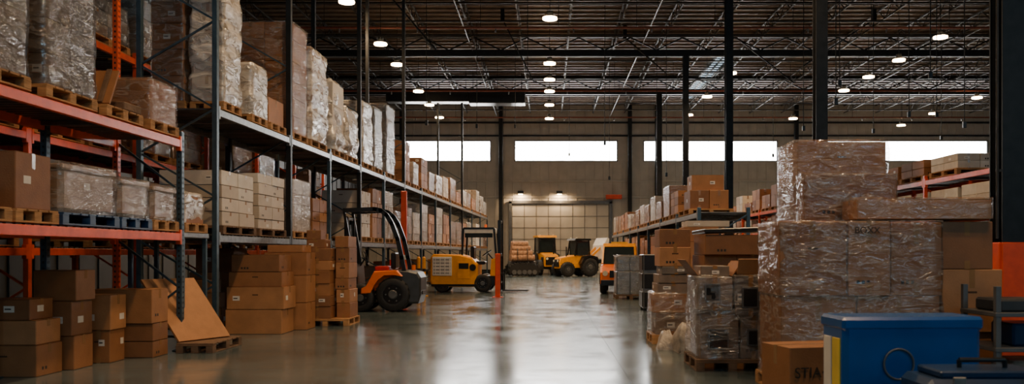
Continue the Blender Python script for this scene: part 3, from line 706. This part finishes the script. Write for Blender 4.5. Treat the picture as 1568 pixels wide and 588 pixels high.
for s in(-1,1):
    wheel(mb,(1.0,s*.54,.33),.33,.22,GREYM,lug=False); wheel(mb,(-.95,s*.54,.33),.33,.22,GREYM,lug=False)
    bar(mb,(.24,s*.55,1.66),(.78,s*.58,1.04),.06,.06,YEP); bar(mb,(-.4,s*.57,1.66),(-.4,s*.60,1.04),.08,.04,YEP); bar(mb,(-1.16,s*.55,1.64),(-1.36,s*.58,1.04),.06,.06,YEP)
    cyl(mb,(1.60,s*.45,.72),(1.65,s*.45,.72),.09,HEADL,14)
    prism(mb,[(.55,.35),(.65,.68),(.85,.8),(1.15,.8),(1.35,.68),(1.45,.35),(1.38,.35),(1.28,.62),(1.1,.72),(.9,.72),(.72,.62),(.62,.35)],s*.63-.03,s*.63+.03,BLKP,inset=.01)
    bx(mb,.55,.65,s*.62,s*.70,1.05,1.2,BLKP,.02)
bx(mb,1.6,1.68,-.6,.6,.3,.5,BLKP,.03); bx(mb,1.6,1.65,-.3,.3,.58,.82,BLKP,.02)
bar(mb,(-.4,-.3,1.78),(-.4,.3,1.78),.1,.08,YEL)
mb.done('orange_utility_truck')
mb=MB(); pallet(mb,2.05,3.0,25.4,26.4,0,WOODD); bx(mb,2.08,2.97,25.45,26.35,.14,.85,SILV,.03); bx(mb,2.1,2.95,25.5,26.3,.86,1.33,SILV,.03)
for x in(2.1,2.5,2.92): bx(mb,x-.02,x+.02,25.42,25.45,.16,.84,GREYM,.005); bx(mb,x-.02,x+.02,25.47,25.5,.88,1.3,GREYM,.005)
wrap(mb,2.08,2.97,25.45,26.35,.14,1.33,WCLR,.015,4); mb.done('silver_crates_on_pallet')
mb=MB(); bx(mb,2.3,2.95,20.2,21.0,.06,1.38,GREYM,.02)
for z in(.1,.55,1.0): bx(mb,2.33,2.92,20.17,20.2,z,z+.36,BLKP,.01); bx(mb,2.28,2.3,20.25,20.95,z,z+.36,BLKP,.01)
for x in(2.35,2.85):
    for y in(20.3,20.9): cyl(mb,(x,y,0),(x,y,.06),.04,BLK,10)
mb.done('grey_tool_cabinet')
# ---------------------------------------------------------------- right floor piles
mb=MB(); pallet(mb,1.6,2.2,12.8,13.6,0)
z=.14
for h,a,c,p in((.34,1.66,2.2,CBG),(.3,1.62,2.18,CB),(.16,1.68,2.2,CBG),(.14,1.7,2.15,CBG),(.12,1.75,2.2,CBG),(.3,1.72,2.2,CB),(.28,1.72,2.2,CB)):
    carton(mb,a,c,12.85+U(0,.05),13.5,z,z+h,p); z+=h
wrap(mb,1.62,2.16,12.86,13.5,.14,.78,WCLR,.02,2)
mb.done('box_stack_on_pallet')
mb=MB(); wrap(mb,1.84,2.1,11.6,12.0,0,.34,FILM,.06,5,lambda t:1-.5*t*t); wrap(mb,1.66,1.82,12.1,12.4,0,.2,FILM,.05,8,lambda t:1-.5*t*t); mb.done('crumpled_plastic_film')
mb=MB(); pallet(mb,2.3,3.35,12.4,13.5,0)
stack(mb,2.32,3.3,12.45,13.45,.14,1.38,2,1,3); carton(mb,2.32,3.2,12.3,13.3,1.38,1.68,CB[3:],tape=False)
Lt=Matrix.Translation((2.3,12.25,1.70))@Matrix.Rotation(math.radians(-2),4,'Y'); bx(mb,0,.98,0,1.1,0,.06,BLKP,.01,Lt)
mb.done('boxes_on_pallet_with_lid')
mb=MB(); pallet(mb,2.5,3.5,15.4,16.6,0); stack(mb,2.55,3.45,15.45,16.5,.14,1.3,2,2,3); carton(mb,2.45,3.4,15.5,16.4,1.3,1.62); carton(mb,2.55,3.2,15.6,16.3,1.62,1.9)
carton(mb,2.6,3.4,15.6,16.3,1.9,2.02,CBW); mb.done('boxes_on_pallet')
mb=MB(); pallet(mb,1.75,2.62,9.85,10.75,0,WOODD)
carton(mb,1.82,2.28,9.95,10.7,.14,.72,CBG); carton(mb,2.3,2.6,9.93,10.7,.14,.66,CBG)
carton(mb,1.78,2.2,9.92,10.7,.72,1.12,CBG,label=True); carton(mb,2.22,2.6,9.9,10.7,.66,1.14,CBG,label=True)
for (x0,x1,z0,z1) in((1.86,2.05,.82,1.04),(2.3,2.5,.75,1.0),(1.9,2.15,.25,.5),(2.36,2.5,.3,.5)):
    yy=9.9 if x0>2.2 else 9.925
    bx(mb,x0,x1,yy-.015,yy+.005,z0,z1,GREYM,.005); bx(mb,x0+.02,x1-.02,yy-.02,yy-.012,z0+.02,z1-.02,BLKP,.003)
for (x,a,b_) in((1.8,-40,.25),(2.2,35,.22)):
    Lt=Matrix.Translation((x,10.,1.13))@Matrix.Rotation(math.radians(a),4,'Y'); bx(mb,0,.012,0,.6,0,b_,CB[1],.002,Lt)
Lt=Matrix.Translation((2.25,9.93,1.15))@Matrix.Rotation(math.radians(25),4,'X'); bx(mb,0,.34,0,.012,0,.2,CB[2],.002,Lt)
carton(mb,1.85,2.2,10.1,10.6,1.12,1.25,CBG); carton(mb,2.3,2.58,10.2,10.65,1.15,1.28,CB)
wrap(mb,1.79,2.58,9.92,10.7,.14,1.1,WCLR,.03,12)
mb.done('wrapped_equipment_boxes_on_pallet')
mb=MB(); pallet(mb,2.26,3.92,8.2,9.1,0)
carton(mb,2.3,3.05,8.24,9.06,.14,.98,CB[:1],label=False); carton(mb,3.06,3.88,8.24,9.06,.14,.98,[CB[1]],label=False)
carton(mb,2.28,2.95,8.22,9.06,.98,1.72,[CB[1]],label=False); carton(mb,2.96,3.38,8.22,9.06,.98,1.72,CB[:1],label=False); carton(mb,3.39,3.9,8.24,9.06,.98,1.71,[CB[1]],label=False)
wrap(mb,2.29,3.9,8.23,9.06,.14,1.71,WCLR,.014,21)
big=mb.done('wrapped_cardboard_boxes_on_pallet')
def text(s,loc,size,rot,parent,name):
    c=bpy.data.curves.new(name,'FONT'); c.body=s; c.size=size; c.extrude=.0015; c.materials.append(INK)
    o=bpy.data.objects.new(name,c); bpy.context.collection.objects.link(o); o.parent=parent
    o.location=Vector(loc)-parent.location; o.rotation_euler=rot
text('BOXX',(3.02,8.205,1.60),.09,(math.pi/2,0,0),big,'printed_text')
pile('wrapped_cardboard_box',[(2.72,3.72,8.87,9.1,1.745,2.24)],(2.72,3.72,8.87,9.1,1.75,2.24,WCLR,.01))
pile('wrapped_cardboard_box',[(3.1,4.46,8.36,8.8,1.745,1.95)],(3.1,4.46,8.36,8.8,1.75,1.95,WCLR,.01))
mb=MB(); carton(mb,4.0,4.62,8.45,9.4,0,.6); carton(mb,3.98,4.6,8.42,9.4,.6,1.24); carton(mb,3.97,4.5,8.42,9.35,1.24,1.725); mb.done('cardboard_box_stack')
mb=MB(); pallet(mb,2.85,3.95,9.62,10.5,0)
for z0,z1 in((.14,.9),(.9,1.7),(1.7,2.2),(2.2,2.7)): carton(mb,2.88,3.92,9.65,10.45,z0,z1,label=False)
wrap(mb,2.88,3.92,9.65,10.45,.14,2.7,WCLR,.02,30); mb.done('tall_wrapped_boxes_on_pallet')
mb=MB(); carton(mb,4.3,5.0,9.9,10.8,0,.55); carton(mb,4.3,5.0,9.9,10.8,.55,1.05); carton(mb,4.35,4.95,9.95,10.7,1.05,1.35); mb.done('cardboard_box_stack')
MS=Matrix.Translation((2.26,7.1,0))@Matrix.Rotation(math.radians(14),4,'Z')
mb=MB(MS)
carton(mb,-.22,.5,0,.5,0,.60,[CB[1]],label=False); o=mb.done('printed_cardboard_box')
text('STIA',MS@Vector((-.18,-.004,.34)),.13,(math.pi/2,0,math.radians(14)),o,'printed_text')
mb=MB(Matrix.Translation((2.13,6.0,0))@Matrix.Rotation(math.radians(3),4,'Z'))
bx(mb,0,1.03,0,.42,.08,.90,BLU,.04); bx(mb,-.01,1.04,-.01,.43,.84,.94,BLU,.03)
bx(mb,-.008,.004,.06,.2,.3,.78,YEL,.003); bx(mb,-.008,.004,.22,.36,.3,.78,LABEL,.003)
for z in(.2,.24): bx(mb,.08,.92,-.008,.002,z,z+.015,BLUD,.003)
for x in(.1,.88):
    for y in(.08,.34): cyl(mb,(x,y,0),(x,y,.09),.05,BLK,12)
for i in range(24):
    a,c=2*math.pi*i/24,2*math.pi*(i+1)/24
    cyl(mb,(.40+.11*math.cos(a),-.015,.6+.11*math.sin(a)),(.40+.11*math.cos(c),-.015,.6+.11*math.sin(c)),.008,GREYM,6)
mb.done('blue_equipment_case')
mb=MB(Matrix.Translation((2.4,5.25,0)))
bx(mb,0,.85,0,.45,.05,.60,BLUD,.04); bx(mb,.1,.75,.05,.4,.60,.65,BLUD,.02)
for x in(.15,.6): bx(mb,x,x+.08,-.02,.0,.48,.62,GALV,.01)
tube(mb,[(.3,.22,.65),(.3,.22,.70),(.6,.22,.70),(.6,.22,.65)],.016,BLKP); 
for x in(.1,.75):
    for y in(.08,.37): cyl(mb,(x,y,0),(x,y,.06),.04,BLK,10)
mb.done('blue_tool_box')
mb=MB()
for x in(4.1,5.3):
    for y in(7.6,8.2): bx(mb,x-.025,x+.025,y-.025,y+.025,0,1.1,GREYM,.004)
for z in(.15,.5,.82): bx(mb,4.07,5.33,7.57,8.23,z,z+.04,GREYM,.005)
bx(mb,4.3,4.7,7.7,8.1,.54,.75,BLUD,.02); bx(mb,4.75,5.1,7.7,8.1,.54,.7,GREYM,.02); bx(mb,4.3,4.9,7.7,8.1,.19,.4,CBG[0],.02)
bx(mb,4.15,4.6,7.65,8.1,.86,.98,GRYD,.02); bx(mb,4.65,5.1,7.65,8.1,.86,1.12,CBG[1],.02)
mb.done('steel_shelving_unit')
mb=MB(); bx(mb,3.9,5.0,YF-.5,YF-.25,5.1,5.4,REDP,.03); 
for x in(4.1,4.8): bx(mb,x-.03,x+.03,YF-.26,YF-.0,5.2,5.3,STD,.005)
mb.done('orange_wall_heater')

# ---------------------------------------------------------------- world, camera
w=bpy.data.worlds.new('World'); bpy.context.scene.world=w; w.use_nodes=True
w.node_tree.nodes['Background'].inputs[0].default_value=(.35,.45,.55,1); w.node_tree.nodes['Background'].inputs[1].default_value=.3
c=bpy.data.cameras.new('camera'); cam=bpy.data.objects.new('camera',c); bpy.context.collection.objects.link(cam)
cam.location=(0,0,1.4); cam.rotation_euler=(math.pi/2,0,0); c.sensor_width=36; c.lens=29.25; c.shift_x=-.0356; c.shift_y=.06
c.clip_end=200; c.dof.use_dof=True; c.dof.focus_distance=20; c.dof.aperture_fstop=2.0
bpy.context.scene.camera=cam
